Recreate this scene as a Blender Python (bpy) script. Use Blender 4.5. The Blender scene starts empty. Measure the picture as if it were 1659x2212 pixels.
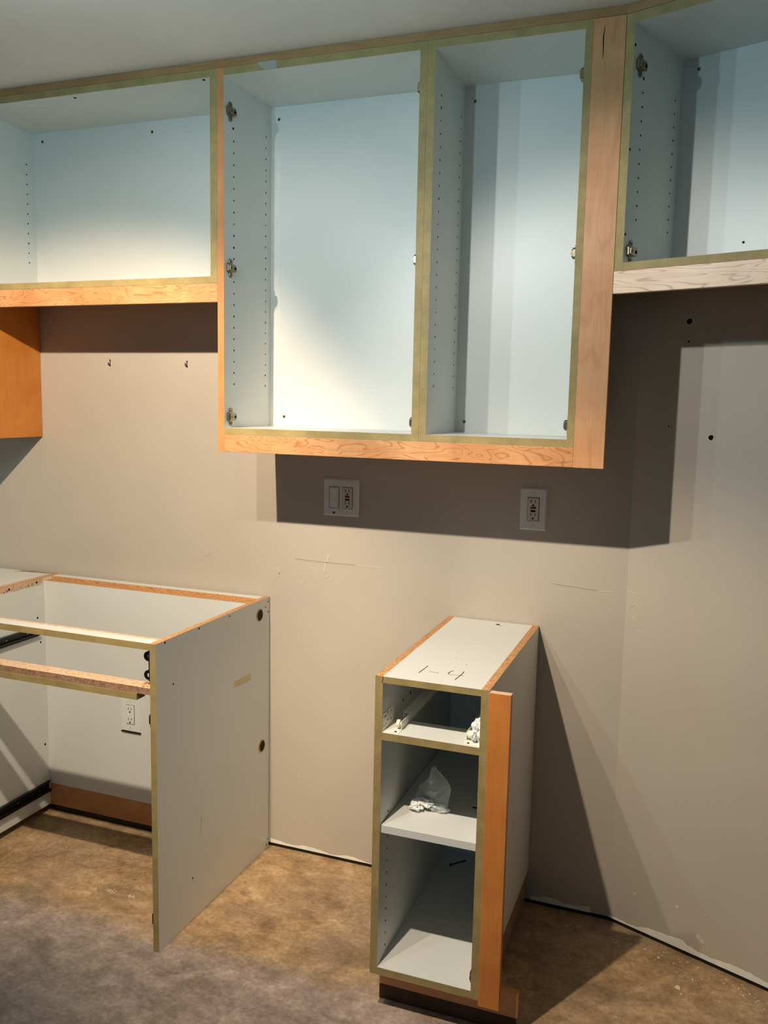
import bpy, bmesh, math, random
from mathutils import Vector, Matrix, noise
random.seed(7)

# ------------------------------------------------------------------ camera
W_, H_, F_ = 1659.0, 2212.0, 1876.27
CAM = Vector((0.9150, -2.5140, 1.5239)); YAW, PITCH, ROLL = -0.3590, -0.1261, 0.0209
scn = bpy.context.scene
def make_camera():
    c, s = math.cos(YAW), math.sin(YAW)
    fw = Vector((s*math.cos(PITCH), c*math.cos(PITCH), math.sin(PITCH)))
    r0 = Vector((c, -s, 0)); u0 = r0.cross(fw)
    r = r0*math.cos(ROLL) + u0*math.sin(ROLL); u = -r0*math.sin(ROLL) + u0*math.cos(ROLL)
    cd = bpy.data.cameras.new('camera'); co = bpy.data.objects.new('camera', cd)
    scn.collection.objects.link(co)
    m = Matrix((r, u, -fw)).transposed().to_4x4(); m.translation = CAM
    co.matrix_world = m
    cd.sensor_fit = 'VERTICAL'; cd.sensor_height = 36; cd.lens = F_/H_*36
    cd.clip_start = .02
    scn.camera = co
make_camera()

# ------------------------------------------------------------------ world, lights, exposure
world = bpy.data.worlds.new('world'); scn.world = world; world.use_nodes = True
world.node_tree.nodes['Background'].inputs[0].default_value = (.45, .68, 1, 1)
world.node_tree.nodes['Background'].inputs[1].default_value = .1
scn.view_settings.view_transform = 'Standard'; scn.view_settings.look = 'None'
scn.view_settings.gamma = 1; scn.view_settings.use_curve_mapping = False
scn.view_settings.exposure = 0.0

def spot(name, loc, target, watts, color, deg, blend, radius):
    l = bpy.data.lights.new(name, 'SPOT'); l.energy = watts; l.color = color
    l.spot_size = math.radians(deg); l.spot_blend = blend; l.shadow_soft_size = radius
    o = bpy.data.objects.new(name, l); scn.collection.objects.link(o)
    o.location = loc; o.rotation_euler = (Vector(target)-Vector(loc)).to_track_quat('-Z', 'Y').to_euler()
def area(name, loc, target, watts, color, sx, sy):
    l = bpy.data.lights.new(name, 'AREA'); l.energy = watts; l.color = color
    l.shape = 'RECTANGLE'; l.size = sx; l.size_y = sy
    o = bpy.data.objects.new(name, l); scn.collection.objects.link(o)
    o.location = loc; o.rotation_euler = (Vector(target)-Vector(loc)).to_track_quat('-Z', 'Y').to_euler()
WARM = (1.0, .77, .52); COOL = (.56, .88, .98); FIELD = (1.0, .93, .86)
# ceiling fitting with three lamp heads behind and above the viewer: each head has a warm inner
# beam, a more neutral outer field and a wide, cool spill of its own
for nm, loc, tgt, warm_w, deg, field_w, ftgt in (
        ('lamp_right', (.09, -1.50, 2.20), (.66, -.36, 0.05), 84, 68, 35, (.90, -.05, .80)),
        ('lamp_middle', (-.19, -1.50, 2.20), (.04, -.12, .35), 25, 68, 11, (.05, 0, 1.20)),
        ('lamp_left', (-.44, -1.50, 2.20), (-1.06, 0, .90), 128, 74, 15, (-.65, 0, 1.20))):
    spot(nm+'_beam', loc, tgt, warm_w, WARM, deg, .6, .012)
    spot(nm+'_field', loc, ftgt, field_w, FIELD, 88, .5, .012)
    spot(nm+'_spill', loc, (loc[0]+.1, 0, .9), 8, COOL, 165, .25, .012)
# daylight coming in at the left window; the rear area is an added cool fill
area('daylight_left', (-3.5, -1.35, 1.55), (0.9, -.5, 1.3), 7, (.40, .76, 1), .8, .9)
area('rear_fill', (.9, -4.7, 1.7), (.3, 0, 1.8), 5, (.40, .76, 1), 1.6, 1.2)

# ------------------------------------------------------------------ materials
def lin(r, g, b):
    f = lambda v: (v/255/12.92) if v/255 <= .04045 else ((v/255+.055)/1.055)**2.4
    return (f(r), f(g), f(b), 1)
class NT:
    def __init__(s, name):
        s.m = bpy.data.materials.new(name); s.m.use_nodes = True
        s.t = s.m.node_tree; s.b = s.t.nodes['Principled BSDF']; s.tc = s.t.nodes.new('ShaderNodeTexCoord')
    def n(s, kind, **kw):
        nd = s.t.nodes.new(kind)
        for k, v in kw.items():
            if isinstance(k, str) and hasattr(nd, k): setattr(nd, k, v)
            else: nd.inputs[k].default_value = v
        return nd
    def link(s, a, b): s.t.links.new(a, b)
    def mapping(s, scale, loc=(0, 0, 0), rot=(0, 0, 0)):
        mp = s.t.nodes.new('ShaderNodeMapping'); mp.inputs['Scale'].default_value = scale
        mp.inputs['Location'].default_value = loc; mp.inputs['Rotation'].default_value = rot
        s.link(s.tc.outputs['Object'], mp.inputs['Vector']); return mp.outputs['Vector']
    def noise(s, vec, scale, detail=4, rough=.5, dist=0):
        nd = s.n('ShaderNodeTexNoise'); nd.inputs['Scale'].default_value = scale
        nd.inputs['Detail'].default_value = detail; nd.inputs['Roughness'].default_value = rough
        nd.inputs['Distortion'].default_value = dist
        s.link(vec, nd.inputs['Vector']); return nd.outputs['Fac']
    def ramp(s, fac, stops):
        r = s.n('ShaderNodeValToRGB'); e = r.color_ramp.elements
        while len(e) < len(stops): e.new(.5)
        for i, (p, c) in enumerate(stops): e[i].position = p; e[i].color = c
        s.link(fac, r.inputs['Fac']); return r.outputs['Color']
    def mix(s, fac, a, b, blend='MIX'):
        m = s.t.nodes.new('ShaderNodeMix'); m.data_type = 'RGBA'; m.blend_type = blend
        for sock, v in ((0, fac), (6, a), (7, b)):
            if hasattr(v, 'is_linked') or hasattr(v, 'links'): s.link(v, m.inputs[sock])
            else: m.inputs[sock].default_value = v
        return m.outputs[2]
    def math(s, op, a, b=0.0):
        m = s.t.nodes.new('ShaderNodeMath'); m.operation = op
        for i, v in enumerate((a, b)):
            if hasattr(v, 'links'): s.link(v, m.inputs[i])
            else: m.inputs[i].default_value = v
        return m.outputs[0]
    def bump(s, h, strength, dist=.001):
        b = s.t.nodes.new('ShaderNodeBump'); b.inputs['Strength'].default_value = strength
        b.inputs['Distance'].default_value = dist; s.link(h, b.inputs['Height'])
        s.link(b.outputs['Normal'], s.b.inputs['Normal'])
    def done(s, col, rough=.5, spec=.4, metal=0):
        if hasattr(col, 'links'): s.link(col, s.b.inputs['Base Color'])
        else: s.b.inputs['Base Color'].default_value = col
        s.b.inputs['Roughness'].default_value = rough; s.b.inputs['Specular IOR Level'].default_value = spec
        s.b.inputs['Metallic'].default_value = metal
        return s.m
M = {}
BLK = (0, 0, 0, 1)
def plain(name, rgb, rough=.5, spec=.4, metal=0, var=.04, vs=30):
    t = NT(name); v = t.mapping((1, 1, 1)); f = t.noise(v, vs, 3)
    c = lin(*rgb); lo = tuple(x*(1-var) for x in c[:3])+(1,); hi = tuple(min(1, x*(1+var)) for x in c[:3])+(1,)
    M[name] = t.done(t.ramp(f, [(.3, lo), (.7, hi)]), rough, spec, metal); return M[name]
def wallpaint(name, rgb, bs=.25):
    t = NT(name); v = t.mapping((1, 1, 1))
    f = t.noise(v, 2.2, 5, .55); c = lin(*rgb)
    lo = tuple(x*.95 for x in c[:3])+(1,); hi = tuple(x*1.04 for x in c[:3])+(1,)
    col = t.ramp(f, [(.3, lo), (.7, hi)])
    t.bump(t.noise(v, 220, 3, .6), bs, .0006)
    M[name] = t.done(col, .62, .3)
wallpaint('wall_paint', (186, 176, 162)); wallpaint('wall_paint_low_bounce', (84, 80, 76)); wallpaint('ceiling_paint', (226, 220, 212), 1.0)  # hidden walls get a darkened colour to cut bounced light
plain('melamine', (216, 217, 212), .38, .45, 0, .015, 6)
plain('plaster_bare', (232, 230, 218), .8, .2, 0, .06, 25)
plain('scuff', (205, 195, 180), .8, .2, 0, .05, 60)
plain('torn_paint', (158, 146, 130), .8, .2, 0, .05, 60)
plain('gap_shade_black', (18, 18, 22), .5, .4); plain('hole_dark', (9, 7, 6), .9, .1)
plain('black_metal', (20, 19, 18), .35, .5, .2); plain('nickel', (138, 128, 106), .32, .5, 1.0, .1, 90)
plain('brass_screw', (150, 132, 100), .35, .5, .9); plain('white_metal', (232, 230, 220), .35, .5)
plain('plate_white', (222, 224, 222), .3, .5, 0, .01); plain('device_ivory', (210, 204, 186), .3, .5, 0, .01)
plain('device_white', (226, 226, 220), .3, .5, 0, .01)
plain('button_red', (120, 18, 18), .4); plain('button_black', (16, 14, 16), .4); plain('slot_dark', (14, 12, 10), .8, .1)
plain('roller', (236, 228, 196), .35); plain('marker_ink', (34, 30, 26), .6, .2); plain('tape_tan', (214, 198, 158), .7, .2)
plain('tape_white', (160, 160, 150), .5, .3); plain('toe_dark', (34, 26, 22), .7, .2); plain('toe_shadow', (74, 56, 46), .7, .2, 0, .2, 14)  # last tone carries the painted shadow at the foot of the toe board

def olive():
    t = NT('olive_edge'); v = t.mapping((3, 3, 3)); f = t.noise(v, 8, 4); g = t.noise(t.mapping((60, 60, 60)), 4, 3)
    a = t.ramp(f, [(.3, lin(146, 128, 84)), (.7, lin(166, 146, 98))])
    M['olive_edge'] = t.done(t.mix(.12, a, t.ramp(g, [(.3, BLK), (.7, (1, 1, 1, 1))]), 'OVERLAY'), .6, .25)
olive()
def particle(name, a, b, d):
    t = NT(name); v = t.mapping((1, 1, 1)); f = t.noise(v, 260, 4, .7)
    g = t.noise(v, 90, 3, .6)
    c1 = t.ramp(f, [(.36, lin(*d)), (.46, lin(*a)), (.62, lin(*b))])
    t.bump(f, .6, .0008)
    M[name] = t.done(t.mix(.3, c1, t.ramp(g, [(.35, lin(*d)), (.6, lin(*b))])), .85, .15)
particle('particle_board', (190, 140, 92), (216, 170, 120), (132, 84, 48))
particle('particle_pale', (206, 176, 146), (226, 198, 168), (168, 132, 104))
particle('particle_dark', (150, 116, 92), (176, 142, 116), (96, 66, 48))
def wood(name, grain, base, light, line, nlines=9, amt=.8, scale=(1.0, 7.0), rough=.42, blotch=.25, seed=0):
    # figure of flat sawn maple: contour lines of a stretched noise
    t = NT(name); st = [scale[1]]*3; st[grain] = scale[0]
    v = t.mapping(st, (seed, seed*.7, seed*1.3))
    f = t.noise(v, 2.0, 2, .45, .6)
    k = t.math('FRACT', t.math('MULTIPLY', f, nlines))
    st2 = [70]*3; st2[grain] = 3
    fib = t.noise(t.mapping(st2), 3, 3, .6)
    lc = t.ramp(k, [(0, (1, 1, 1, 1)), (.06, (.55, .55, .55, 1)), (.16, (0, 0, 0, 1)), (.86, (0, 0, 0, 1)), (1, (1, 1, 1, 1))])
    lf = t.math('MULTIPLY', lc, amt)
    bl = t.noise(t.mapping((5, 5, 5)), 1.6, 4, .6)
    basec = t.ramp(bl, [(.3, lin(*base)), (.72, lin(*light))])
    c = t.mix(lf, basec, lin(*line))
    fc = t.ramp(fib, [(.3, (.44, .44, .44, 1)), (.7, (.56, .56, .56, 1))])
    c = t.mix(.6, c, fc, 'OVERLAY')
    t.bump(fib, .1, .0003)
    M[name] = t.done(c, rough, .4)
wood('maple_rail', 0, (192, 132, 84), (216, 162, 112), (150, 92, 50), 13, .7, (2.6, 11.0))
wood('maple_rail_cool_lit', 0, (222, 184, 152), (238, 206, 178), (172, 128, 100), 16, .8, (1.6, 10.0), seed=3)  # maple rail copy with the cool light put into its pale colour
wood('maple_vertical', 2, (196, 138, 92), (214, 160, 114), (164, 108, 66), 5, .28, (1.2, 7.0))
wood('maple_edge', 2, (190, 122, 72), (204, 142, 90), (176, 112, 64), 3, .15, (.8, 4))
wood('maple_orange', 2, (190, 116, 44), (208, 136, 62), (160, 90, 30), 3, .15, (1, 4))
wood('maple_red', 2, (190, 114, 50), (208, 134, 66), (160, 90, 38), 3, .2, (1, 5))
wood('maple_base', 0, (186, 128, 82), (206, 150, 102), (136, 88, 54), 3, .25, (1, 5))
wood('maple_top', 0, (150, 112, 70), (170, 130, 86), (124, 88, 52), 4, .3, (1, 5))
wood('veneer_brown', 1, (136, 106, 70), (150, 120, 84), (110, 80, 50), 3, .2, (1, 5))

def film():
    t = NT('clear_film'); f = t.noise(t.mapping((1, 1, 1)), 60, 4)
    t.bump(f, .5, .002)
    t.b.inputs['Alpha'].default_value = .62
    M['clear_film'] = t.done(lin(226, 230, 228), .25, .6)
    t.b.inputs['Transmission Weight'].default_value = .25
film()
def film2():
    t = NT('white_film'); f = t.noise(t.mapping((1, 1, 1)), 90, 4)
    t.bump(f, .5, .002); M['white_film'] = t.done(lin(240, 240, 236), .35, .5)
film2()

def floor_mat():
    # bare tan boards where base cabinets stood (within 0.57 m of the walls), older grey-mauve finish beyond
    t = NT('floor_boards_stained'); v = t.mapping((1, 1, 1))
    big = t.noise(v, 2.2, 6, .6, .3); mid = t.noise(t.mapping((1.0, 1.25, 1), (4, 2, 0)), 13, 10, .76, .2)
    fine = t.noise(v, 75, 6, .7); spk = t.noise(v, 26, 5, .7)
    bare = t.ramp(mid, [(.28, lin(112, 86, 60)), (.43, lin(154, 124, 88)), (.56, lin(174, 144, 106)), (.74, lin(200, 174, 140))])
    grey = t.ramp(mid, [(.28, lin(112, 97, 90)), (.45, lin(146, 128, 118)), (.58, lin(164, 146, 135)), (.74, lin(190, 174, 164))])
    sep = t.t.nodes.new('ShaderNodeSeparateXYZ'); t.link(t.tc.outputs['Object'], sep.inputs[0])
    d1 = t.math('MULTIPLY', sep.outputs[1], -1.0)
    d2 = t.math('ADD', t.math('MULTIPLY', sep.outputs[0], -math.sin(.3737)), t.math('MULTIPLY', sep.outputs[1], -math.cos(.3737)))
    d2 = t.math('ADD', d2, .7139*math.sin(.3737))
    d = t.math('MINIMUM', d1, d2)
    d = t.math('ADD', d, t.math('MULTIPLY', t.math('SUBTRACT', t.noise(v, 9, 6, .7), .5), .16))
    mask = t.ramp(d, [(.52, (0, 0, 0, 1)), (.62, (1, 1, 1, 1))])
    c = t.mix(mask, bare, grey)
    pat = t.noise(t.mapping((1, 1.5, 1), (2, 7, 0), (0, 0, .3)), 4.5, 8, .62, .8)
    c = t.mix(.75, c, t.ramp(pat, [(.34, (.30, .30, .30, 1)), (.47, (.46, .46, .46, 1)), (.55, (.54, .54, .54, 1)), (.68, (.68, .68, .68, 1))]), 'OVERLAY')
    c = t.mix(t.math('MULTIPLY', t.ramp(big, [(.45, (0, 0, 0, 1)), (.68, (1, 1, 1, 1))]), .45), c, t.mix(.5, grey, lin(168, 150, 128)))
    c = t.mix(.62, c, t.ramp(fine, [(.28, (.26, .26, .26, 1)), (.72, (.72, .72, .72, 1))]), 'OVERLAY')
    c = t.mix(t.math('MULTIPLY', t.ramp(spk, [(.64, (0, 0, 0, 1)), (.72, (1, 1, 1, 1))]), .35), c, lin(96, 72, 56))
    dk = t.noise(t.mapping((1, 2.4, 1), (9, 1, 0), (0, 0, .5)), 7, 6, .65, .6)
    c = t.mix(t.math('MULTIPLY', t.ramp(dk, [(.60, (0, 0, 0, 1)), (.70, (1, 1, 1, 1))]), .4), c, lin(98, 74, 56))
    t.bump(fine, .35, .001)
    M['floor'] = t.done(c, .5, .45); t.link(t.ramp(mid, [(.3, (.42,)*3+(1,)), (.7, (.64,)*3+(1,))]), t.b.inputs['Roughness'])
floor_mat()
plain('floor_patch', (196, 178, 154), .6, .3, 0, .1, 40)
plain('paint_fleck', (214, 206, 192), .5, .3)
def glassm():
    t = NT('window_glass'); t.b.inputs['Alpha'].default_value = .12
    M['glass'] = t.done(lin(220, 232, 240), .05, .5)
glassm()
plain('frame_white', (226, 226, 222), .4)

# ------------------------------------------------------------------ mesh helpers
class MB:
    def __init__(s, *mats): s.v = []; s.f = []; s.mi = []; s.mats = list(mats) or ['melamine']
    def idx(s, m):
        if m is None: return 0
        if m not in s.mats: s.mats.append(m)
        return s.mats.index(m)
    def box(s, x0, x1, y0, y1, z0, z1, m=None, **fm):
        """fm: left/right/front/back/top/bottom = material name of that face"""
        b = len(s.v)
        s.v += [(x, y, z) for z in (z0, z1) for y in (y0, y1) for x in (x0, x1)]
        for k, q in (('bottom', (0, 2, 3, 1)), ('top', (4, 5, 7, 6)), ('front', (0, 1, 5, 4)), ('back', (2, 6, 7, 3)), ('left', (0, 4, 6, 2)), ('right', (1, 3, 7, 5))):
            s.f.append(tuple(b+i for i in q)); s.mi.append(s.idx(fm.get(k, m)))
        return s
    def prism(s, pts, off, m=None):
        """closed outline pts (3-D, convex or not) extruded by vector off"""
        b = len(s.v); n = len(pts); off = Vector(off)
        s.v += [tuple(p) for p in pts] + [tuple(Vector(p)+off) for p in pts]
        i = s.idx(m)
        s.f.append(tuple(b+k for k in range(n))); s.mi.append(i)
        s.f.append(tuple(b+n+k for k in reversed(range(n)))); s.mi.append(i)
        for k in range(n):
            s.f.append((b+k, b+n+k, b+n+(k+1) % n, b+(k+1) % n)); s.mi.append(i)
        return s
    def disc(s, c, axis, r, h, n=10, m=None, r2=None, wob=0, ell=1.0):
        """short cylinder: c on the surface, extruded h along axis"""
        a = Vector(axis).normalized(); t = Vector((0, 0, 1)) if abs(a.z) < .9 else Vector((1, 0, 0))
        u = a.cross(t).normalized(); w = a.cross(u)
        pts = []
        for k in range(n):
            q = r*(1+random.uniform(-wob, wob)); an = 2*math.pi*k/n
            pts.append(Vector(c)+u*q*math.cos(an)+w*q*math.sin(an)*ell)
        return s.prism(pts, a*h, m)
    def ribbon(s, pts, n, w, h, m=None):
        """flat stroke of width w along pts on a surface of normal n, height h"""
        n = Vector(n); P = [Vector(p) for p in pts]; L = []; R = []
        for i, p in enumerate(P):
            d = (P[min(i+1, len(P)-1)]-P[max(i-1, 0)]).normalized(); t = n.cross(d).normalized()
            ww = w[i] if isinstance(w, (list, tuple)) else w
            L.append(p+t*ww/2); R.append(p-t*ww/2)
        b = len(s.v); k = len(P); i0 = s.idx(m)
        for A in (L, R): s.v += [tuple(q) for q in A]
        for A in (L, R): s.v += [tuple(q+n*h) for q in A]
        for i in range(k-1):
            for q in ((2*k+i, 2*k+i+1, 3*k+i+1, 3*k+i), (i, 2*k+i, 2*k+i+1, i+1)[::-1], (k+i, k+i+1, 3*k+i+1, 3*k+i)[::-1], (i, i+1, k+i+1, k+i)):
                s.f.append(tuple(b+j for j in q)); s.mi.append(i0)
        s.f.append((b, b+2*k, b+3*k, b+k)); s.mi.append(i0); s.f.append((b+k-1, b+2*k-1, b+4*k-1, b+3*k-1)); s.mi.append(i0)
        return s
    def build(s, name, parent=None, bevel=0, kind=None, label=None, smooth=False):
        me = bpy.data.meshes.new(name); me.from_pydata(s.v, [], s.f)
        for m in s.mats: me.materials.append(M[m])
        me.polygons.foreach_set('material_index', s.mi); 
        bm = bmesh.new(); bm.from_mesh(me); bmesh.ops.recalc_face_normals(bm, faces=bm.faces); bm.to_mesh(me); bm.free()
        if smooth:
            for p in me.polygons: p.use_smooth = True
        o = bpy.data.objects.new(name, me); scn.collection.objects.link(o)
        if parent: o.parent = parent
        if kind: o['kind'] = kind
        if label: o['label'] = label
        if bevel:
            bv = o.modifiers.new('bevel', 'BEVEL'); bv.width = bevel; bv.segments = 2; bv.limit_method = 'ANGLE'; bv.harden_normals = False
        return o
def tag(o, label, cat, group=None):
    o['label'] = label; o['category'] = cat
    if group: o['group'] = group
    return o
def thing(name, label, cat, loc=(0, 0, 0), rz=0, group=None):
    o = bpy.data.objects.new(name, None); scn.collection.objects.link(o)
    o.empty_display_size = .05; o.location = loc; o.rotation_euler = (0, 0, rz)
    return tag(o, label, cat, group)
def struct(o, **kw): o['kind'] = 'structure'; return o

# ------------------------------------------------------------------ room shell
PHI = .3737; XC = .7139; ZC = 2.4365; GAP = .013
XL, YR, XR = -3.6, -4.9, 3.2
wb = struct(MB('wall_paint').box(XL, XC+.06, 0, .09, GAP, ZC+.02).build('wall_back'))
MB('gap_shade_black').box(XL, XC+.03, .004, .05, -.004, GAP).build('bottom_gap', wb, label='black gap between wall and floor')  # black strip paints the shade in the open gap below the wall
# angled right wall, own frame: x along the wall, y into the wall
RWL = (XR-XC)/math.cos(PHI)
wr = MB('wall_paint').box(0, RWL, 0, .09, GAP, ZC+.02).build('wall_right')
wr.location = (XC, 0, 0); wr.rotation_euler = (0, 0, -PHI); struct(wr)
MB('gap_shade_black').box(0, RWL, .004, .05, -.004, GAP).build('bottom_gap', wr, label='black gap between wall and floor')  # same painted gap shade under the angled wall
yr = -(XR-XC)*math.tan(PHI)
struct(MB('wall_paint_low_bounce').box(XR, XR+.1, YR, yr+.05, 0, ZC+.02).build('wall_far_right'))
# left wall with a window opening
WY0, WY1, WZ0, WZ1 = -2.0, -.7, 1.0, 2.1
m = MB('wall_paint_low_bounce')
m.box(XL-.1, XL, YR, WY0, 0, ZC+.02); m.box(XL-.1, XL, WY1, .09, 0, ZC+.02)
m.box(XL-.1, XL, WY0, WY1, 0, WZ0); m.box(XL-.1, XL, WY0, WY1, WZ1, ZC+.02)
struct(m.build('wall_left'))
m = MB('frame_white'); t_ = .05
m.box(XL-.08, XL+.02, WY0, WY0+t_, WZ0, WZ1); m.box(XL-.08, XL+.02, WY1-t_, WY1, WZ0, WZ1)
m.box(XL-.08, XL+.02, WY0+t_, WY1-t_, WZ0, WZ0+t_); m.box(XL-.08, XL+.02, WY0+t_, WY1-t_, WZ1-t_, WZ1)
w1 = struct(m.build('window_1'))
MB('glass').box(XL-.05, XL-.044, WY0+t_, WY1-t_, WZ0+t_, WZ1-t_).build('pane', w1)
# rear wall, with an unseen wide window added for the rear fill
RX0, RX1, RZ0, RZ1 = 0, 1.8, 1.0, 2.2
m = MB('wall_paint_low_bounce')
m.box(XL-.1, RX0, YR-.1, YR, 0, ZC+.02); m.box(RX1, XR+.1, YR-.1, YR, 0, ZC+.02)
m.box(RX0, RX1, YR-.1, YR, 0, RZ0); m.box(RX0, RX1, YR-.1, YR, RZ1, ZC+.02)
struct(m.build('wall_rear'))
m = MB('frame_white')
m.box(RX0, RX0+t_, YR-.08, YR+.02, RZ0, RZ1); m.box(RX1-t_, RX1, YR-.08, YR+.02, RZ0, RZ1)
m.box(RX0+t_, RX1-t_, YR-.08, YR+.02, RZ0, RZ0+t_); m.box(RX0+t_, RX1-t_, YR-.08, YR+.02, RZ1-t_, RZ1)
w2 = struct(m.build('added_rear_window'))
MB('glass').box(RX0+t_, RX1-t_, YR-.05, YR-.044, RZ0+t_, RZ1-t_).build('pane', w2)
flr = struct(MB('floor').box(XL-.1, XR+.1, YR-.1, .1, -.1, -.0045+.004).build('floor'))
struct(MB('ceiling_paint').box(XL-.1, XR+.1, YR-.1, .1, ZC, ZC+.1).build('ceiling'))

# unpainted drywall strip showing along the bottom of the walls
def strip(x0, x1, zf, parent, name='unpainted_strip'):
    top = []; n = int((x1-x0)/.012)+2; rnd = random.Random(int(x0*100)+5)
    for i in range(n+1):
        x = x0+(x1-x0)*i/n; top.append((x, -.0012, zf(x)+rnd.uniform(-.0018, .0018)))
    MB('plaster_bare').prism([(x0, -.0012, GAP)]+top+[(x1, -.0012, GAP)], (0, .0015, 0)).build(name, parent)
strip(-.42, .19, lambda x: .024-.01*(x+.42)/.6+.004*math.sin(x*40), wb)
strip(.48, .66, lambda x: .026+.004*math.sin(x*50), wb)
strip(.09, .75, lambda x: (.020+.020*min(1, max(0, (x-.09)/.05)))*(.95+.12*math.sin(x*31)) if x < .24 else .029+.004*math.sin(x*37), wr)
strip(.0, .09, lambda x: .017, wr)

# dents, torn paint and scratches left on the back wall
def wmark(parent, lines=(), blobs=(), name='torn_paint_mark', h=.0008):
    for L, w in lines:
        MB('scuff').ribbon([(x, 0, z) for x, z in L], (0, -1, 0), w, h).build(name, parent)
    for (x, z, r, mt) in blobs:
        MB(mt).disc((x, 0, z), (0, -1, 0), r, h, 9, wob=.35).build(name, parent)
wmark(wb, [
    ([(-.3356, 1.0088), (-.2825, 1.0067), (-.2229, 1.006), (-.1225, 1.0059), (-.0178, 1.0065)], .0016),
    ([(-.2148, 1.0321), (-.2229, 1.0051), (-.232, .9771)], .0042),
    ([(-.2341, .9558), (-.2333, .9713), (-.2154, .9786), (-.2067, .9649), (-.2056, .9518), (-.2126, .9446)], .0014),
    ([(-.2341, .9536), (-.2152, .9611), (-.2082, .9714)], .0014),
    ([(-.318, .9414), (-.3109, .9568), (-.2962, .9434), (-.3048, .9324), (-.3165, .9393)], .0014),
    ([(-.4016, .9764), (-.3892, .9631), (-.4, .955)], .002), ([(-.4187, .9276), (-.394, .9465)], .0012),
    ([(-.6435, 1.0061), (-.6698, .9924), (-.6964, .9739), (-.6992, .9598)], .001),
    ([(.4986, 1.0039), (.5525, 1.0007), (.6319, .9961), (.6773, .9978)], .0018)],
    [(-.392, .957, .0016, 'hole_dark'), (-.454, 1.007, .0012, 'torn_paint'), (-.312, .272, .003, 'scuff')])
# second darker lip under the long scratches
for L in ([(-.3356, 1.0110), (-.2825, 1.0088), (-.2229, 1.0081), (-.1225, 1.0080)], [(.4986, 1.0060), (.5525, 1.0029), (.6319, .9983)]):
    MB('torn_paint').ribbon([(x, 0, z) for x, z in L], (0, -1, 0), .0012, .0012).build('torn_paint_mark', wb)
wmark(wr, [([(.002, 1.0023), (.0439, 1.0019)], .0014),
    ([(.0291, .9699), (.0143, .9615), (.01, .9486), (.0185, .9355), (.0318, .9258)], .0013),
    ([(.0411, .8985), (.0538, .8961)], .0016)],
    [(.0474, .8251, .0024, 'scuff'), (.0793, .1175, .0045, 'scuff'), (.2054, .132, .005, 'scuff'), (.2691, .0695, .0065, 'scuff'),
     (.2815, .0626, .0055, 'scuff'), (.287, .143, .0025, 'scuff'), (.06, .1899, .0015, 'scuff'), (.0494, .3029, .0022, 'scuff'), (.1382, .1914, .0012, 'scuff')])
for (x, z, r) in ((.1341, 1.751, .0085), (.1351, 1.6982, .0026), (.0948, 1.4741, .0019), (.102, 1.4731, .0013), (.2102, 1.449, .0068)):
    if r > .005:
        MB('scuff').disc((x, 0, z), (0, -1, 0), r*1.25, .0006, 12, wob=.1).build('hole_rim', wr)
    MB('hole_dark').disc((x, 0, z), (0, -1, 0), r, .0010, 12, wob=.16).build('drilled_hole', wr)
# plaster smears and paint flecks on the floor
ZF = -.0005
for i, (x, y, a, b) in enumerate(((-.806, -.447, .034, .010), (-.742, -.4395, .036, .011), (-.668, -.439, .022, .008))):
    q = random.Random(i+20); m = MB('floor_patch')
    for k in range(46):
        u, w_ = q.gauss(0, .42), q.gauss(0, .42)
        m.disc((x+a*u+.3*b*w_, y+b*w_-.2*a*u, ZF), (0, 0, 1), q.uniform(.0006, .0042)*(1.3-min(1, abs(u))), .0004+.00001*k, 7, wob=.5, ell=.6)
    m.build('plaster_smear', flr, kind='stuff')
rnd = random.Random(3)
fl = [(.9202, -.2389, .009), (.8654, -.1257, .0045), (.9561, -.188, .004), (1.0067, -.2272, .003), (1.0988, -.1929, .003), (1.0721, -.1823, .003), (1.083, -.205, .0035), (.93, -.262, .004)]
for x, y, r in fl: MB('paint_fleck').disc((x, y, ZF), (0, 0, 1), r, .0005, 8, wob=.35, ell=.7).build('paint_fleck', flr)
m = MB('paint_fleck')
for i in range(190):
    s = rnd.uniform(.05, .8); d = abs(rnd.gauss(0, .05))+.012
    x = XC+s*math.cos(PHI)-d*math.sin(PHI); y = -s*math.sin(PHI)-d*math.cos(PHI)
    m.disc((x, y, ZF), (0, 0, 1), rnd.uniform(.0006, .0022), .0004, 6, wob=.4)
for i in range(60):
    m.disc((rnd.uniform(-1.2, 1.3), rnd.uniform(-1.0, -.1), ZF), (0, 0, 1), rnd.uniform(.0005, .0014), .0004, 6, wob=.4)
m.build('paint_specks', flr, kind='stuff')

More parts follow.
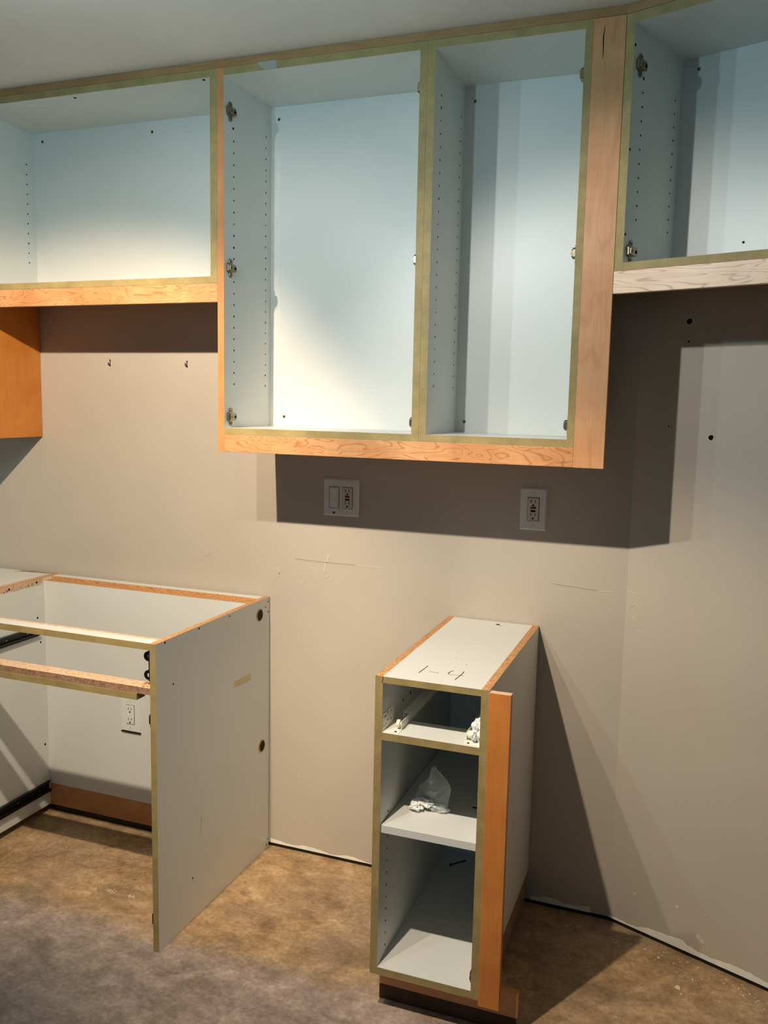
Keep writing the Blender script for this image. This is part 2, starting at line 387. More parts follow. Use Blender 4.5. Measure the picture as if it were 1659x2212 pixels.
# ------------------------------------------------------------------ small hardware
def hinge_plate(parent, x, y, z, sx=1, tilt=0, mat='nickel'):
    """cruciform mounting plate screwed on a side panel; sx: direction it faces"""
    b = MB(mat)
    def oc(y0, y1, z0, z1, c, x0, x1):
        pts = [(x0, y0+c, z0), (x0, y1-c, z0), (x0, y1, z0+c), (x0, y1, z1-c), (x0, y1-c, z1), (x0, y0+c, z1), (x0, y0, z1-c), (x0, y0, z0+c)]
        b.prism([(x+sx*p[0], y+p[1], z+p[2]) for p in pts], (sx*(x1-x0), 0, 0))
    oc(-.008, .009, -.026, .026, .005, .0003, .0026)      # wings
    oc(-.016, .017, -.010, .010, .003, .0026, .0105)      # body
    oc(-.020, -.006, -.013, .013, .004, .0005, .0075)     # front lug
    oc(.017, .026, -.006, .006, .001, .0020, .0065)       # clip tongue
    o = b.build('hinge_plate', parent, bevel=.0006)
    for dz in (-.0185, .0185):
        s = MB('brass_screw'); s.disc((x+sx*.0026, y+.001, z+dz), (sx, 0, 0), .0042, .0014, 10)
        s.disc((x+sx*.0040, y+.001, z+dz), (sx, 0, 0), .0018, .0003, 6, 'slot_dark'); s.build('screw', o)
    s = MB('brass_screw'); s.disc((x+sx*.0105, y-.008, z), (sx, 0, 0), .0045, .0012, 10); s.disc((x+sx*.0117, y-.008, z), (sx, 0, 0), .002, .0003, 6, 'slot_dark'); s.build('screw', o)
    MB('slot_dark').disc((x+sx*.0105, y+.011, z), (sx, 0, 0), .004, .001, 10).build('cam_hole', o)
    return o
def pins(parent, lst, axis, r=.0026, name='shelf_pin_holes'):
    b = MB('hole_dark')
    for p in lst: b.disc(p, axis, r*random.uniform(.85, 1.1), .0005, 8)
    return b.build(name, parent, kind='stuff')
def screw(parent, p, axis, r=.0048, name='screw', mat='brass_screw'):
    b = MB(mat); a = Vector(axis).normalized()
    b.disc(p, axis, r, .0012, 12); b.disc(Vector(p)+a*.0012, axis, r*.42, .0004, 6, 'slot_dark')
    return b.build(name, parent)

# ------------------------------------------------------------------ wall cabinets
D = .3459; MBK = .0701; ZT, ZTO = 2.3948, 2.4149
def wall_cab(root, x0, x0i, x1i, x1, zb, zbi, left=None, right=None, lfront='olive_edge', Dp=D, back=MBK, yend=-.003, open_left=True):
    """frameless box in the root's own coordinates (face at y=-Dp)"""
    P = root
    lm = dict(front=lfront, bottom='maple_edge' if lfront != 'olive_edge' else 'particle_board'); 
    if left: lm['left'] = left
    MB('melamine').box(x0, x0i, -Dp, yend, zb if lfront == 'olive_edge' else 1.373, ZTO, **lm).build('side_panel', P)
    rm = dict(front='olive_edge')
    if right: rm['right'] = right
    MB('melamine').box(x1i, x1, -Dp, yend, zb, ZTO, **rm).build('side_panel', P)
    MB('melamine').box(x0i, x1i, -Dp, yend, ZT, ZTO, front='olive_edge').build('top_panel', P)
    MB('melamine').box(x0i, x1i, -Dp, yend, zb, zbi, front='olive_edge', bottom='particle_pale').build('bottom_panel', P)
    MB('melamine').box(x0i, x1i, -back, -back+.008, zbi, ZT).build('back_panel', P)

# short cabinet on the left (over the hood space)
CL = thing('wall_cabinet', 'short wide open white wall cabinet at upper left, ending beside the tall double opening', 'cabinet', (-.83, 0, 1.8454))
o_ = Vector(CL.location)
def off(root):   # move already-built children from world into root-local coordinates
    for ch in [c for c in bpy.data.objects if c.parent == root]:
        ch.matrix_parent_inverse = Matrix.Identity(4)
        ch.data.transform(Matrix.Translation(-Vector(root.location)))
        for g in [c for c in bpy.data.objects if c.parent == ch]:
            g.data.transform(Matrix.Translation(-Vector(root.location)))
wall_cab(CL, -1.3130, -1.2937, -.4339, -.4115, 1.8454, 1.8636)
pins(CL, [(-1.2937, -.1066, 2.2873-.032*i) for i in range(11)], (1, 0, 0))
for x, z in ((-1.256, 2.367), (-.818, 2.362)): screw(CL, (x, -MBK, z), (0, -1, 0))
for x, y in ((-.908, -.322), (-.461, -.333)): screw(CL, (x, y, ZT), (0, 0, -1), .004, mat='hole_dark')
MB('maple_rail').box(-1.3130, -.4120, -D, -D+.018, 1.7932, 1.8450).build('light_rail', CL, bevel=.0008)
off(CL)

CM = thing('wall_cabinet', 'tall open white wall cabinet with three hinge plates and maple left end', 'cabinet', (-.11, 0, 1.373))
wall_cab(CM, -.4111, -.3910, .1731, .1925, 1.4221, 1.4411, left='maple_vertical', lfront='maple_edge')
pins(CM, [(-.3910, -.2916, 2.2377-.032*i) for i in range(22) if i not in (11,)], (1, 0, 0))
pins(CM, [(-.3910, -.1040, 2.3015-.032*i) for i in range(24)], (1, 0, 0))
pins(CM, [(-.3910, -.2945, 2.271), (-.391, -.2916, 2.2377-.032*9-.001)], (1, 0, 0), .0038)
for z in (2.311, 1.889, 1.472):
    hinge_plate(CM, -.3910, -.312, z)
    hinge_plate(CM, .1731, -.318, z, -1)
for x, z in ((-.365, 2.359), (-.342, 1.472)): screw(CM, (x, -MBK, z), (0, -1, 0))
MB('tape_white').prism([(-.287, -D, 2.4165), (-.229, -D, 2.4160), (-.2295, -D, 2.3955), (-.262, -D, 2.3950), (-.278, -D, 2.4050)], (0, -.0006, 0)).build('tape_scrap', CM, label='scrap of translucent tape')
# ragged caulk bead down the back left corner
pts = [(-.3905, -MBK, 2.30)]; zz = 2.30
rr = random.Random(11)
L = []
z_ = 2.39
while z_ > 1.45:
    w = .033+rr.uniform(-.0008, .0008)+(.006*math.exp(-((z_-1.765)/.03)**2)+.003*math.exp(-((z_-1.79)/.01)**2))
    L.append((-.3905+w, -MBK-.0004, z_)); z_ -= .008
plain('caulk', (222, 220, 212), .6, .3)
MB('caulk').prism([(-.3910, -MBK-.0004, 2.39)]+L+[(-.3910, -MBK-.0004, 1.4415)], (0, .0005, 0)).build('back_liner_strip', CM)
off(CM)

CB = thing('wall_cabinet', 'narrow open white wall cabinet between the tall cabinet and the wide maple filler', 'cabinet', (.395, 0, 1.4221))
wall_cab(CB, .1931, .2129, .5781, .5957, 1.4221, 1.4411)
pins(CB, [(.2129, -.288, 2.240-.032*i) for i in range(22)], (1, 0, 0))
pins(CB, [(.2129, -.106, 2.304-.032*i) for i in range(24)], (1, 0, 0))
pins(CB, [(.2129, -.288, 2.272), (.2129, -.289, 2.302)], (1, 0, 0), .0036)
for z in (2.300, 1.889, 1.476): hinge_plate(CB, .5781, -.322, z, -1)
for x, z in ((.242, 2.353), (.240, 1.472)): screw(CB, (x, -MBK, z), (0, -1, 0))
off(CB)

tag(MB('maple_rail').box(-.3909, .5957, -D, -D+.019, 1.373, 1.4219).build('light_rail', bevel=.0008),
    'figured maple light rail along the bottom of the two tall wall cabinets', 'rail')
# wide filler between the straight run and the angled run
TH = .3475; XF = .67
fil = MB('maple_vertical').box(.5959, XF, -D, -D+.019, 1.3725, ZTO)
fil = fil.build('filler_strip', bevel=.0007)
tag(fil, 'wide vertical maple filler board right of the narrow wall cabinet', 'filler')
MB('hole_dark').ribbon([(.6215, -D, 2.395), (.6195, -D, 2.37), (.6205, -D, 2.34), (.6190, -D, 2.325)], (0, -1, 0), [.001, .0024, .0018, .0006], .0003).build('grain_crack', fil, label='dark crack near the top')

# angled wall cabinet on the right
CR = thing('wall_cabinet', 'angled open white wall cabinet at upper right over the hood space', 'cabinet', (XF, -D, 1.8421), -TH)
RD = .318; rb = .2839; RW = .80; zb_, zbi = 1.8421-1.8421, 1.8606-1.8421; zt_, zto = 2.3923-1.8421, 2.4145-1.8421
MB('melamine').box(.001, .0216, 0, RD, 0, zto, front='olive_edge').build('side_panel', CR)
MB('melamine').box(RW-.02, RW, 0, RD, 0, zto, front='olive_edge').build('side_panel', CR)
MB('melamine').box(.0216, RW-.02, 0, RD, zt_, zto, front='olive_edge').build('top_panel', CR)
MB('melamine').box(.0216, RW-.02, 0, RD, 0, zbi, front='olive_edge', bottom='particle_pale').build('bottom_panel', CR)
MB('melamine').box(.0216, RW-.02, rb, rb+.008, zbi, zt_).build('back_panel', CR)
MB('maple_rail_cool_lit').box(.0005, RW, 0, .019, 1.7899-1.8421, -.0003).build('light_rail', CR, bevel=.0008)
pins(CR, [(.0216, .0583, 2.2553-1.8421-.032*i) for i in range(10)], (1, 0, 0))
pins(CR, [(.0216, .2436, 2.2865-1.8421-.032*i) for i in range(11)], (1, 0, 0))
pins(CR, [(.0216, .0585, 2.287-1.8421), (.0216, .006, 2.346-1.8421), (.0216, .006, 2.117-1.8421), (.0216, .006, 1.926-1.8421)], (1, 0, 0), .0036)
for z in (2.309, 1.890): hinge_plate(CR, .0216, .036, z-1.8421)
screw(CR, (.061, rb, 2.364-1.8421), (0, -1, 0)); screw(CR, (.20, rb, 1.931-1.8421), (0, -1, 0), .003, mat='hole_dark')

# tall cabinet at the far left, only its maple side shows
CT = thing('wall_cabinet', 'orange maple sided wall cabinet at left frame edge, hanging lower than its neighbour', 'cabinet', (-1.65, 0, 1.374))
MB('maple_orange').box(-1.372, -1.353, -D, -.003, 1.374, ZTO, left='melamine').build('side_panel', CT, label='orange maple side')
MB('melamine').box(-1.97, -1.951, -D, -.003, 1.374, ZTO, front='olive_edge').build('side_panel', CT)
MB('melamine').box(-1.951, -1.372, -D, -.003, 1.374, 1.393, front='olive_edge').build('bottom_panel', CT)
MB('melamine').box(-1.951, -1.372, -D, -.003, ZT, ZTO, front='olive_edge').build('top_panel', CT)
MB('melamine').box(-1.951, -1.372, -MBK, -MBK+.008, 1.393, ZT).build('back_panel', CT)
MB('maple_vertical').box(-1.3525, -1.3135, -D, -D+.019, 1.7932, ZTO).build('filler_strip', CT)
off(CT)

# scribe molding under the ceiling
tag(MB('maple_top').box(-1.97, XF+.001, -D, -D+.018, ZTO+.0006, ZC-.0006).build('scribe_molding'), 'thin maple molding between ceiling and the straight run of wall cabinets', 'molding')
sm = MB('maple_top').box(.001, RW, 0, .018, 0, ZC-ZTO-.0012).build('scribe_molding'); sm.location = (XF, -D, ZTO+.0006); sm.rotation_euler = (0, 0, -TH)
tag(sm, 'thin maple molding between ceiling and the angled wall cabinet', 'molding')

# ------------------------------------------------------------------ base cabinet frame at left
SX0, SX1, SD, SH, SXL = -.4448, -.4262, .6367, .876, -1.2856
S = thing('base_cabinet', 'doorless white base cabinet frame at lower left with rails but no floor', 'cabinet', (-.86, -.32, 0))
m = MB('melamine')
m.box(SX0, SX1, -SD, -.004, 0, SH, top='particle_board', front='olive_edge', bottom='particle_board')
rp = m.build('side_panel', S, label='large bare right side panel')
def disc_x(x, y, z, r, mt, ell=1.0, h=.0006, n=14, wob=0):
    return MB(mt).disc((x, y, z), (1, 0, 0), r, h, n, wob=wob, ell=ell)
for (y, z) in ((-.072, .828), (-.0555, .378)):
    m = disc_x(SX1, y, z, .0215, 'particle_board', n=20)
    m.disc((SX1+.0006, y+.004, z-.001), (1, 0, 0), .0175, .0004, 18, 'toe_dark')
    m.build('bored_hole', rp, label='round hole bored through the panel')
pins(rp, [(SX1, y, z) for y, z in ((-.428, .869), (-.594, .870), (-.557, .744), (-.259, .867), (-.03, .845), (-.013, .86), (-.013, .826), (-.013, .03), (-.02, .012), (-.47, .13))], (1, 0, 0), .0028)
MB('tape_tan').prism([(SX1, -.131, .650), (SX1, -.131, .629), (SX1, -.233, .644-.010), (SX1, -.233, .644+.010)], (.0006, 0, 0)).build('tape_strip', rp, label='short strip of masking tape')
MB('torn_paint').ribbon([(SX1, -.42, .300), (SX1, -.424, .270), (SX1, -.43, .245)], (1, 0, 0), .0015, .0004).build('scratch', rp)
lp = MB('melamine').box(SXL-.0187, SXL, -SD, -.004, .028, SH, top='particle_board', front='olive_edge').build('side_panel', S)
# torn glue line along the top inside of the left panel
tg = [(SXL, -.60+i*.012, .876-.019-random.uniform(-.0025, .0025)) for i in range(43)]
MB('particle_pale').prism([(SXL, -.60, .8758)]+[(SXL, -.096, .8758)][:0]+tg+[(SXL, -.096, .8758)], (.0006, 0, 0)).build('torn_edge', lp)
pins(lp, [(SXL+.0006, -.127, .866), (SXL+.0006, -.256, .866), (SXL, -.127, .738), (SXL, -.115, .646), (SXL, -.108, .263)], (1, 0, 0), .004)
m = MB('hole_dark')
for y, z, a in ((-.150, .864, .012), (-.166, .862, .01), (-.18, .861, .007), (-.265, .862, .012), (-.28, .860, .01), (-.20, .861, .006), (-.11, .869, .006)):
    m.disc((SXL+.0006, y, z), (1, 0, 0), a*.35, .0003, 7, wob=.4)
m.mats[0] = 'particle_dark'; m.build('glue_chips', lp, kind='stuff')
MB('melamine').box(SXL, SX0, -.090, -.0505, .110, .8665, top='particle_board', bottom='particle_dark').build('back_panel', S)
MB('melamine').box(SXL, SX0, -.0500, -.016, .84, SH, front='particle_board').build('back_rail', S)
MB('maple_base').box(SXL, SX0, -.088, -.070, .027, .1095).build('toe_board', S, label='brown maple board under the back panel')
MB('gap_shade_black').box(SXL, SX0, -.076, -.072, 0, .027).build('gap_shade', S)  # black sheet stands in for shade in the gap under the board
m = MB('melamine').box(SXL, SX0, -SD, -.598, .8575, SH, front='olive_edge').box(SXL, SX0, -.598, -.582, .8575, SH-.001, m='particle_pale')
m.build('top_rail', S)
m = MB('particle_dark').box(SXL, SX0, -.6345, -.589, .7335, .7520, top='particle_pale')
mr = m.build('middle_rail', S, label='raw particle board rail')
MB('olive_edge').box(SXL, -.488, -.6365, -.600, .7150, .7333, right='particle_dark', bottom='particle_dark', back='particle_dark').build('edge_strip', mr)
m = MB('particle_board')
for i in range(14):
    x = -.449-random.random()*.035; y = -.632+random.random()*.03
    m.box(x-.004, x+.004*random.random(), y, y+.0015, .752, .753+random.random()*.003)
m.build('splinters', mr, kind='stuff')
# black drawer runners and brackets
def runner(y0, y1, z0, z1, par, x=SXL):
    m = MB('black_metal').box(x, x+.002, y0, y1, z0, z1).box(x, x+.012, y0, y1, z0, z0+.0025).box(x, x+.012, y0, y1, z1-.0025, z1)
    m.box(x+.010, x+.012, y0, y1, z0, z0+.010)
    o = m.build('drawer_runner', par, label='black metal drawer runner')
    for k in range(5):
        yy = y0+.05+k*(y1-y0-.1)/4; MB('nickel').disc((x+.002, yy, (z0+z1)/2), (1, 0, 0), .0035, .001, 8).build('screw', o)
runner(-.62, -.095, .082, .121, S); runner(-.62, -.13, .676, .709, S)
def bracket(y, z):
    n = 12; m = MB('black_metal')
    c = (SX0-.021, y, z); out = []; inn = []
    for k in range(n+1):
        a = math.pi/2+math.pi*k/n
        out.append((SX0-.020+.0135*math.cos(a), y, z+.0135*math.sin(a)))
    poly = [(SX0, y, z+.0135)]+out+[(SX0, y, z-.0150)]
    m.prism(poly, (0, .009, 0))
    o = m.build('runner_bracket', S, bevel=.001, label='black round-nosed runner bracket')
    MB('device_white').disc((SX0-.0165, y-.0004, z+.001), (0, -1, 0), .0046, .0006, 10, wob=0, ell=1.2).build('pin', o)
    return o
bracket(-.617, .8335); bracket(-.617, .7815)
m = MB('black_metal').box(SX0-.004, SX0, -.636, -.60, .772, .858); m.build('runner_plate', S, label='black runner plate')
m = MB('black_metal').box(SX0-.0035, SX0, -.634, -.62, .645, .682).box(SX0-.008, SX0-.0035, -.632, -.622, .652, .676); m.build('catch', S, label='black catch')
m = MB('black_metal').box(SX0-.0045, SX0, -.635, -.622, .078, .108); m.build('catch', S, label='black catch')
screw(S, (SXL+.45, -.0905, .6), (0, -1, 0), .002)
off(S)

# neighbour base cabinet behind it at the left edge
N = thing('base_cabinet', 'white-topped base cabinet at the left edge beyond the doorless frame', 'cabinet', (-1.66, -.32, 0))
NX = SXL-.0195
MB('melamine').box(NX-.0185, NX, -SD, -.012, .1, SH-.0005, top='particle_pale', front='olive_edge').build('side_panel', N)
MB('melamine').box(NX-.66, NX-.6415, -SD, -.012, .1, SH-.0005, top='particle_pale', front='olive_edge').build('side_panel', N)
MB('melamine').box(NX-.6415, NX-.0185, -SD, -.018, SH-.019, SH-.0005, front='olive_edge').build('top_panel', N)
MB('melamine').box(NX-.6415, NX-.0185, -SD, -.018, .1, .119, front='olive_edge').build('bottom_panel', N)
MB('melamine').box(NX-.6415, NX-.0185, -.03, -.018, .119, SH-.019).build('back_panel', N)
MB('veneer_brown').box(NX-.65, NX-.01, -SD+.07, -.05, 0, .0998).build('plinth', N)
MB('particle_dark').prism([(NX-.155, -.046, SH-.0005), (NX-.135, -.034, SH-.0005), (NX-.02, -.022, SH-.0005), (NX-.002, -.013, SH-.0005), (NX-.10, -.013, SH-.0005), (NX-.14, -.020, SH-.0005)], (0, 0, .0008)).build('chipped_edge', N)
off(N)

# ------------------------------------------------------------------ narrow base cabinet
KX0, KD, KA = .1983, .6387, .0098
K = thing('base_cabinet', 'narrow white base cabinet standing alone with 1-4 written on top', 'cabinet', (KX0, -KD, 0), KA)
kw = .2777; ti = .0190; kz, kh = .1098, .876; kd = .634
MB('melamine').box(0, ti, 0, kd, kz, kh, top='particle_board', front='olive_edge', bottom='particle_board').build('side_panel', K)
MB('melamine').box(kw-ti, kw, 0, kd, kz, kh, top='particle_board', front='olive_edge', bottom='particle_board').build('side_panel', K)
tp = MB('melamine').box(ti, kw-ti, 0, kd-.002, .860, kh, front='olive_edge').build('top_panel', K)
MB('melamine').box(ti, kw-ti, 0, kd-.010, kz, .1295, front='olive_edge').build('bottom_panel', K)
MB('melamine').box(ti, kw-ti, kd-.010, kd-.002, kz, .860).build('back_panel', K)
dr = MB('melamine').box(ti, kw-ti, 0, .101, .7185, .7370, front='olive_edge').build('drawer_rail', K)
sh = MB('melamine').box(ti+.0015, kw-ti-.0015, .005, kd-.014, .4810, .5005).build('shelf', K, bevel=.0005)
# marker writing on the top
K4 = [(.1615, .1098), (.1569, .1), (.1560, .0895), (.1568, .0815)]
for nm, LL in (('marker_numeral', [([(.0887, .0608), (.093, .1232)], .0022)]), ('marker_dash', [([(.1091, .0811), (.1346, .0784)], .0013)]),
               ('marker_numeral', [(K4, .0022), ([(.1568, .0815), (.1591, .0786), (.1774, .0791), (.1954, .0806)], .0011), ([(.1872, .1151), (.1880, .102), (.1875, .0885), (.1837, .0442)], .0021)])):
    m = MB('marker_ink')
    for L, w in LL: m.ribbon([(x, y, kh) for x, y in L], (0, 0, 1), w, .0003)
    m.build(nm, tp, label={'marker_dash': 'handwritten dash between 1 and 4'}.get(nm, 'handwritten %s in black marker' % ('1' if len(LL) == 1 else '4')))
m = MB('hole_dark')
for x, y, r in ((.1386, .2178, .0014), (.1779, .1726, .0014), (.1301, .2716, .0010), (.162, .597, .0055), (.173, .583, .0022)): m.disc((x, y, kh), (0, 0, 1), r, .0003, 8, wob=.3)
m.build('drilled_holes', tp, kind='stuff')
MB('marker_ink').ribbon([(.0185, -.0001, .876), (.0192, -.0001, .870), (.0178, -.0001, .864), (.0186, -.0001, .860)], (0, -1, 0), .0014, .0003).build('chip', tp)
pins(K, [(ti, .0575, .512-.0325*i) for i in range(0, 12) if i not in (1,)], (1, 0, 0), .0028)
m = MB('hole_dark')
for y in (.155, .216, .280, .343, .405): m.box(ti, ti+.0005, y-.003, y+.003, .764, .772)
for x, y in ((.20, .17), (.165, .14), (.195, .13), (.16, .2)): m.disc((x, y, .5005), (0, 0, 1), .0012, .0003, 6)
m.box(.205, .219, .178, .1825, .5005, .502)
m.build('drilled_holes', K, kind='stuff')
# pale left drawer slide
def slide(xi, sx, name_label):
    m = MB('white_metal')
    X = lambda a: xi+sx*a
    def bx(a, b, y0, y1, z0, z1, mt=None): m.box(min(X(a), X(b)), max(X(a), X(b)), y0, y1, z0, z1, mt)
    bx(0, .0015, .006, .078, .7375, .781)            # front plate on the side
    bx(0, .040, .006, .075, .7372, .7385)            # foot on the rail
    bx(.038, .0395, .030, .60, .7385, .758)          # outer channel wall
    bx(.020, .0395, .10, .60, .757, .7585)
    bx(.020, .0215, .10, .60, .7385, .757)
    o = m.build('drawer_slide', K, label=name_label)
    w = MB('roller'); w.disc((X(.027), .035, .752), (sx, 0, 0), .0095, .008, 16); w.disc((X(.034), .035, .752), (sx, 0, 0), .005, .004, 12)
    w.build('roller', o)
    s = MB('hole_dark')
    for y, z in ((.012, .772), (.022, .772), (.012, .750), (.022, .752), (.036, .776), (.036, .758), (.06, .773), (.06, .752)):
        s.disc((X(.0015), y, z), (sx, 0, 0), .0022, .0004, 8)
    s.disc((X(.030), .014, .7385), (0, 0, 1), .0034, .0006, 8)
    s.build('slide_holes', o, kind='stuff')
slide(ti, 1, 'white metal left drawer slide with roller'); slide(kw-ti, -1, 'white metal right drawer slide with roller')
b = MB('nickel').box(kw-ti-.003, kw-ti, .004, .02, .148, .178).box(kw-ti-.0055, kw-ti, .006, .016, .152, .160).box(kw-ti-.005, kw-ti, .006, .016, .165, .172); b.build('hinge_plate', K)
b = MB('brass_screw').box(kw-ti-.003, kw-ti, .003, .01, .618, .628); b.build('hinge_plate', K)
m = MB('maple_red').box(kw+.0004, kw+.051, -.0035, .0155, .098, .8725, top='particle_pale').build('filler_strip', K, bevel=.0006, label='orange maple filler board')
MB('veneer_brown').box(.006, kw-.001, .0775, kd-.03, .034, kz-.0004).build('plinth', K, label='brown veneered base under the box')
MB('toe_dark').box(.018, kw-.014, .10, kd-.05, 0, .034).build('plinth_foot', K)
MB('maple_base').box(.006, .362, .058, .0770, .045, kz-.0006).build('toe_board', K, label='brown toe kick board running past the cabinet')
MB('toe_shadow').box(.004, .358, .064, .0770, 0, .045).build('toe_shadow_strip', K, label='dark lower edge with painted shadow')  # slanted shadow low on the toe board, painted as a dark strip

# ------------------------------------------------------------------ crumpled film and loose screw
def film_bag():
    root = thing('crumpled_plastic', 'crumpled translucent plastic film lying on the shelf of the narrow cabinet', 'plastic film', (.297, -.497, .5007)); root.scale = (.88, .88, .86)
    # standing sheet: rows from shelf to peak, each row left..right extents
    rows = [(.000, -.040, .052), (.010, -.046, .056), (.024, -.046, .058), (.040, -.040, .059), (.056, -.034, .060), (.070, -.018, .056), (.083, -.008, .046), (.095, -.003, .032), (.107, -.002, .019), (.117, .003, .010)]
    nu = 14; v = []; f = []
    for j, (z, a, c) in enumerate(rows):
        for i in range(nu+1):
            u = i/nu; x = a+(c-a)*u
            y = -.020*math.sin(u*math.pi)*(1-z/.16)+.022*(z/.12)+.010*math.sin(5*u+z*40)
            q = noise.noise(Vector((x*55, z*60, 1.7)))
            v.append((x+.002*q, y+.007*q, z+.002*noise.noise(Vector((x*70, z*70, 5)))*(1 if j else 0)))
    for j in range(len(rows)-1):
        for i in range(nu): f.append((j*(nu+1)+i, j*(nu+1)+i+1, (j+1)*(nu+1)+i+1, (j+1)*(nu+1)+i))
    me = bpy.data.meshes.new('film_sheet'); me.from_pydata(v, [], f); me.materials.append(M['clear_film'])
    o = bpy.data.objects.new('film_sheet', me); scn.collection.objects.link(o); o.parent = root
    md = o.modifiers.new('solid', 'SOLIDIFY'); md.thickness = .0006
    def lump(name, c, rad, seed, mat, amp):
        bm = bmesh.new(); bmesh.ops.create_icosphere(bm, subdivisions=4, radius=1)
        for p in bm.verts:
            d = p.co.normalized(); k = 1+amp*(noise.noise(d*2.2+Vector((seed, 0, 0)))+.6*abs(noise.noise(d*5+Vector((0, seed, 0)))))
            q = Vector((d.x*rad[0]*k, d.y*rad[1]*k, d.z*rad[2]*k)); q.z = max(q.z, -c[2]+.0005)
            p.co = q+Vector(c)
        me = bpy.data.meshes.new(name); bm.to_mesh(me); bm.free(); me.materials.append(M[mat])
        o = bpy.data.objects.new(name, me); scn.collection.objects.link(o); return o
    a = lump('film_fold', (-.028, -.030, .014), (.018, .020, .012), 2.0, 'white_film', .6); a.parent = root
    b = lump('film_fold', (-.004, -.022, .022), (.026, .012, .010), 5.0, 'white_film', .7); b.parent = root
    c = lump('film_fold', (.036, -.020, .012), (.024, .010, .013), 9.0, 'clear_film', .6); c.parent = root
    r2 = lump('crumpled_plastic', (0, 0, .026), (.0115, .018, .024), 4.0, 'white_film', .55)
    r2.location = (.4425, -.6045, .7388); tag(r2, 'small white crumpled plastic wad by the right slide in the drawer opening', 'plastic wad')
film_bag()
m = MB('black_metal'); m.disc((0, 0, 0), (1, 0, 0), .0042, .002, 10); m.disc((.002, 0, 0), (1, 0, 0), .0019, .055, 8)
o = m.build('loose_screw'); o.location = (.2515, -.112, .1338); o.rotation_euler = (0, 0, .85)
tag(o, 'dark loose screw lying on the floor panel deep inside the narrow cabinet', 'screw')

# ------------------------------------------------------------------ outlets
def bevel_plate(w, h, t, c=.004, mt='plate_white'):
    m = MB(mt); a, b = w/2, h/2; v = []
    for (x, z, y) in ((a, b, 0), (a-c, b-c, -t)):
        v += [(-x, y, -z), (x, y, -z), (x, y, z), (-x, y, z)]
    m.v = v; m.f = [(4, 5, 6, 7), (3, 2, 1, 0)]+[(i, (i+1) % 4, 4+(i+1) % 4, 4+i) for i in range(4)]; m.mi = [0]*6
    return m
def recept(root, cx, kind):
    """decora style device: body, slots; gfci adds two buttons"""
    d = MB('slot_dark').box(cx-.0176, cx+.0176, -.0063, -.0060, -.0343, .0343); d.build('device_shadow_gap', root)
    if kind == 'switch':
        body = MB('plate_white').box(cx-.0162, cx+.0162, -.0075, -.0058, -.0328, .0328)
        o = body.build('rocker_frame', root, bevel=.0006)
        r = MB('plate_white'); b = len(r.v)
        r.prism([(cx-.0135, -.0075, -.0295), (cx-.0135, -.0115, -.0295), (cx-.0135, -.0085, .001), (cx-.0135, -.0100, .0295), (cx-.0135, -.0075, .0295)], (.027, 0, 0))
        r.build('rocker', o, bevel=.0005)
        return
    body = MB('device_ivory' if kind == 'gfci' else 'device_white').box(cx-.0164, cx+.0164, -.0085, -.0058, -.0330, .0330)
    o = body.build('receptacle', root, bevel=.0008)
    s = MB('slot_dark'); y = -.0085
    tops = (.0235, -.0155) if kind == 'gfci' else (.021, -.0165)
    for zz in tops:
        s.box(cx-.0072, cx-.0052, y-.0004, y, zz-.0045, zz+.0045); s.box(cx+.0052, cx+.0070, y-.0004, y, zz-.0038, zz+.0038)
        s.disc((cx, y, zz-.0115), (0, -1, 0), .0030, .0004, 10)
    s.build('slots', o, kind='stuff')
    if kind == 'gfci':
        MB('button_red').box(cx-.0078, cx+.0078, y-.0012, y, .0018, .0072).build('test_button', o)
        MB('button_black').box(cx-.0070, cx+.0070, y-.0012, y, -.0078, -.0022).build('reset_button', o)
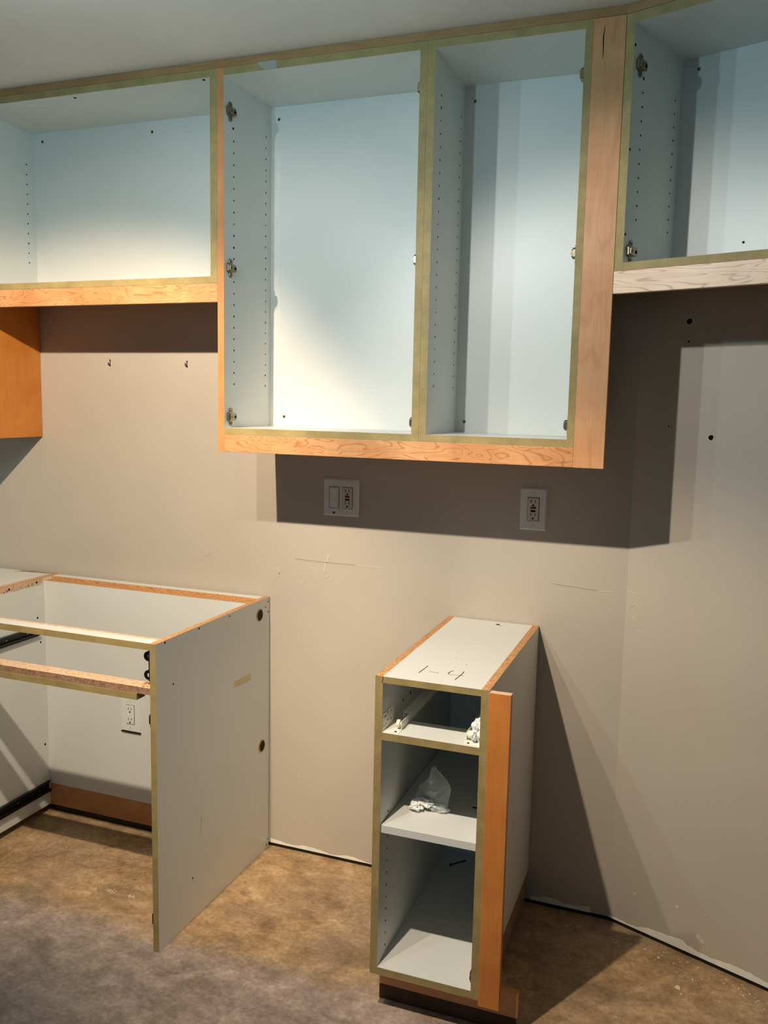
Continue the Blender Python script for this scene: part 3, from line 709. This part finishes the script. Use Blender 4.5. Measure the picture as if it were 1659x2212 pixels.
def plate_screws(root, xs, zz, y=-.0058):
    for x in xs:
        for z in (zz, -zz):
            m = MB('plate_white').disc((x, y, z), (0, -1, 0), .0030, .0006, 10); a = random.uniform(-.5, .5)+1.57
            m.ribbon([(x-.0026*math.cos(a), y-.0006, z-.0026*math.sin(a)), (x+.0026*math.cos(a), y-.0006, z+.0026*math.sin(a))], (0, -1, 0), .0009, .0002, 'slot_dark')
            m.build('plate_screw', root)
g = thing('switch_outlet_plate', 'double wall plate with a rocker switch beside a red-button outlet', 'outlet', (-.173, -.0001, 1.2205))
bevel_plate(.121, .118, .0058).build('cover_plate', g); recept(g, -.023, 'switch'); recept(g, .023, 'gfci'); plate_screws(g, (-.023, .023), .0485)
screw(g, (-.023, -.0062, -.0485), (0, -1, 0), .0042)
g = thing('wall_outlet', 'single outlet plate with red and black buttons right of the double plate', 'outlet', (.4385, -.0001, 1.2222))
bevel_plate(.078, .124, .0058).build('cover_plate', g); recept(g, 0, 'gfci'); plate_screws(g, (0,), .0485)
g = thing('wall_outlet', 'plain white outlet plate showing inside the doorless left base cabinet', 'outlet', (-.9195, -.0902, .4265))
bevel_plate(.080, .126, .0058, .003).build('cover_plate', g); recept(g, 0, 'plain'); plate_screws(g, (0,), .0485)
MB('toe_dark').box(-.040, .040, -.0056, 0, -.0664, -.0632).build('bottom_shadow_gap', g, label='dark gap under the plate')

# small hooks left on the wall below the short cabinet
for (x, z, w) in ((-1.052, 1.639, 0), (-.741, 1.636, 1)):
    h = MB('black_metal'); 
    h.box(x-.0012, x+.0012, -.0015, 0, z-.010, z+.011); h.disc((x+.001, -.0015, z+.008), (0, -1, 0), .0032, .0012, 8, 'brass_screw')
    h.box(x-.0035, x-.0008, -.008, -.0015, z-.008, z-.0055); h.box(x-.0035, x-.0010, -.008, -.0065, z-.008, z+(.003 if w else .001)); h.box(x-.001, x+.003, -.006, -.001, z-.011, z-.008)
    o = h.build('picture_hook', bevel=.0003)
    tag(o, 'tiny metal hook on the wall, %s of the pair under the short cabinet' % ('right' if w else 'left'), 'hook', 'hooks under the short cabinet')
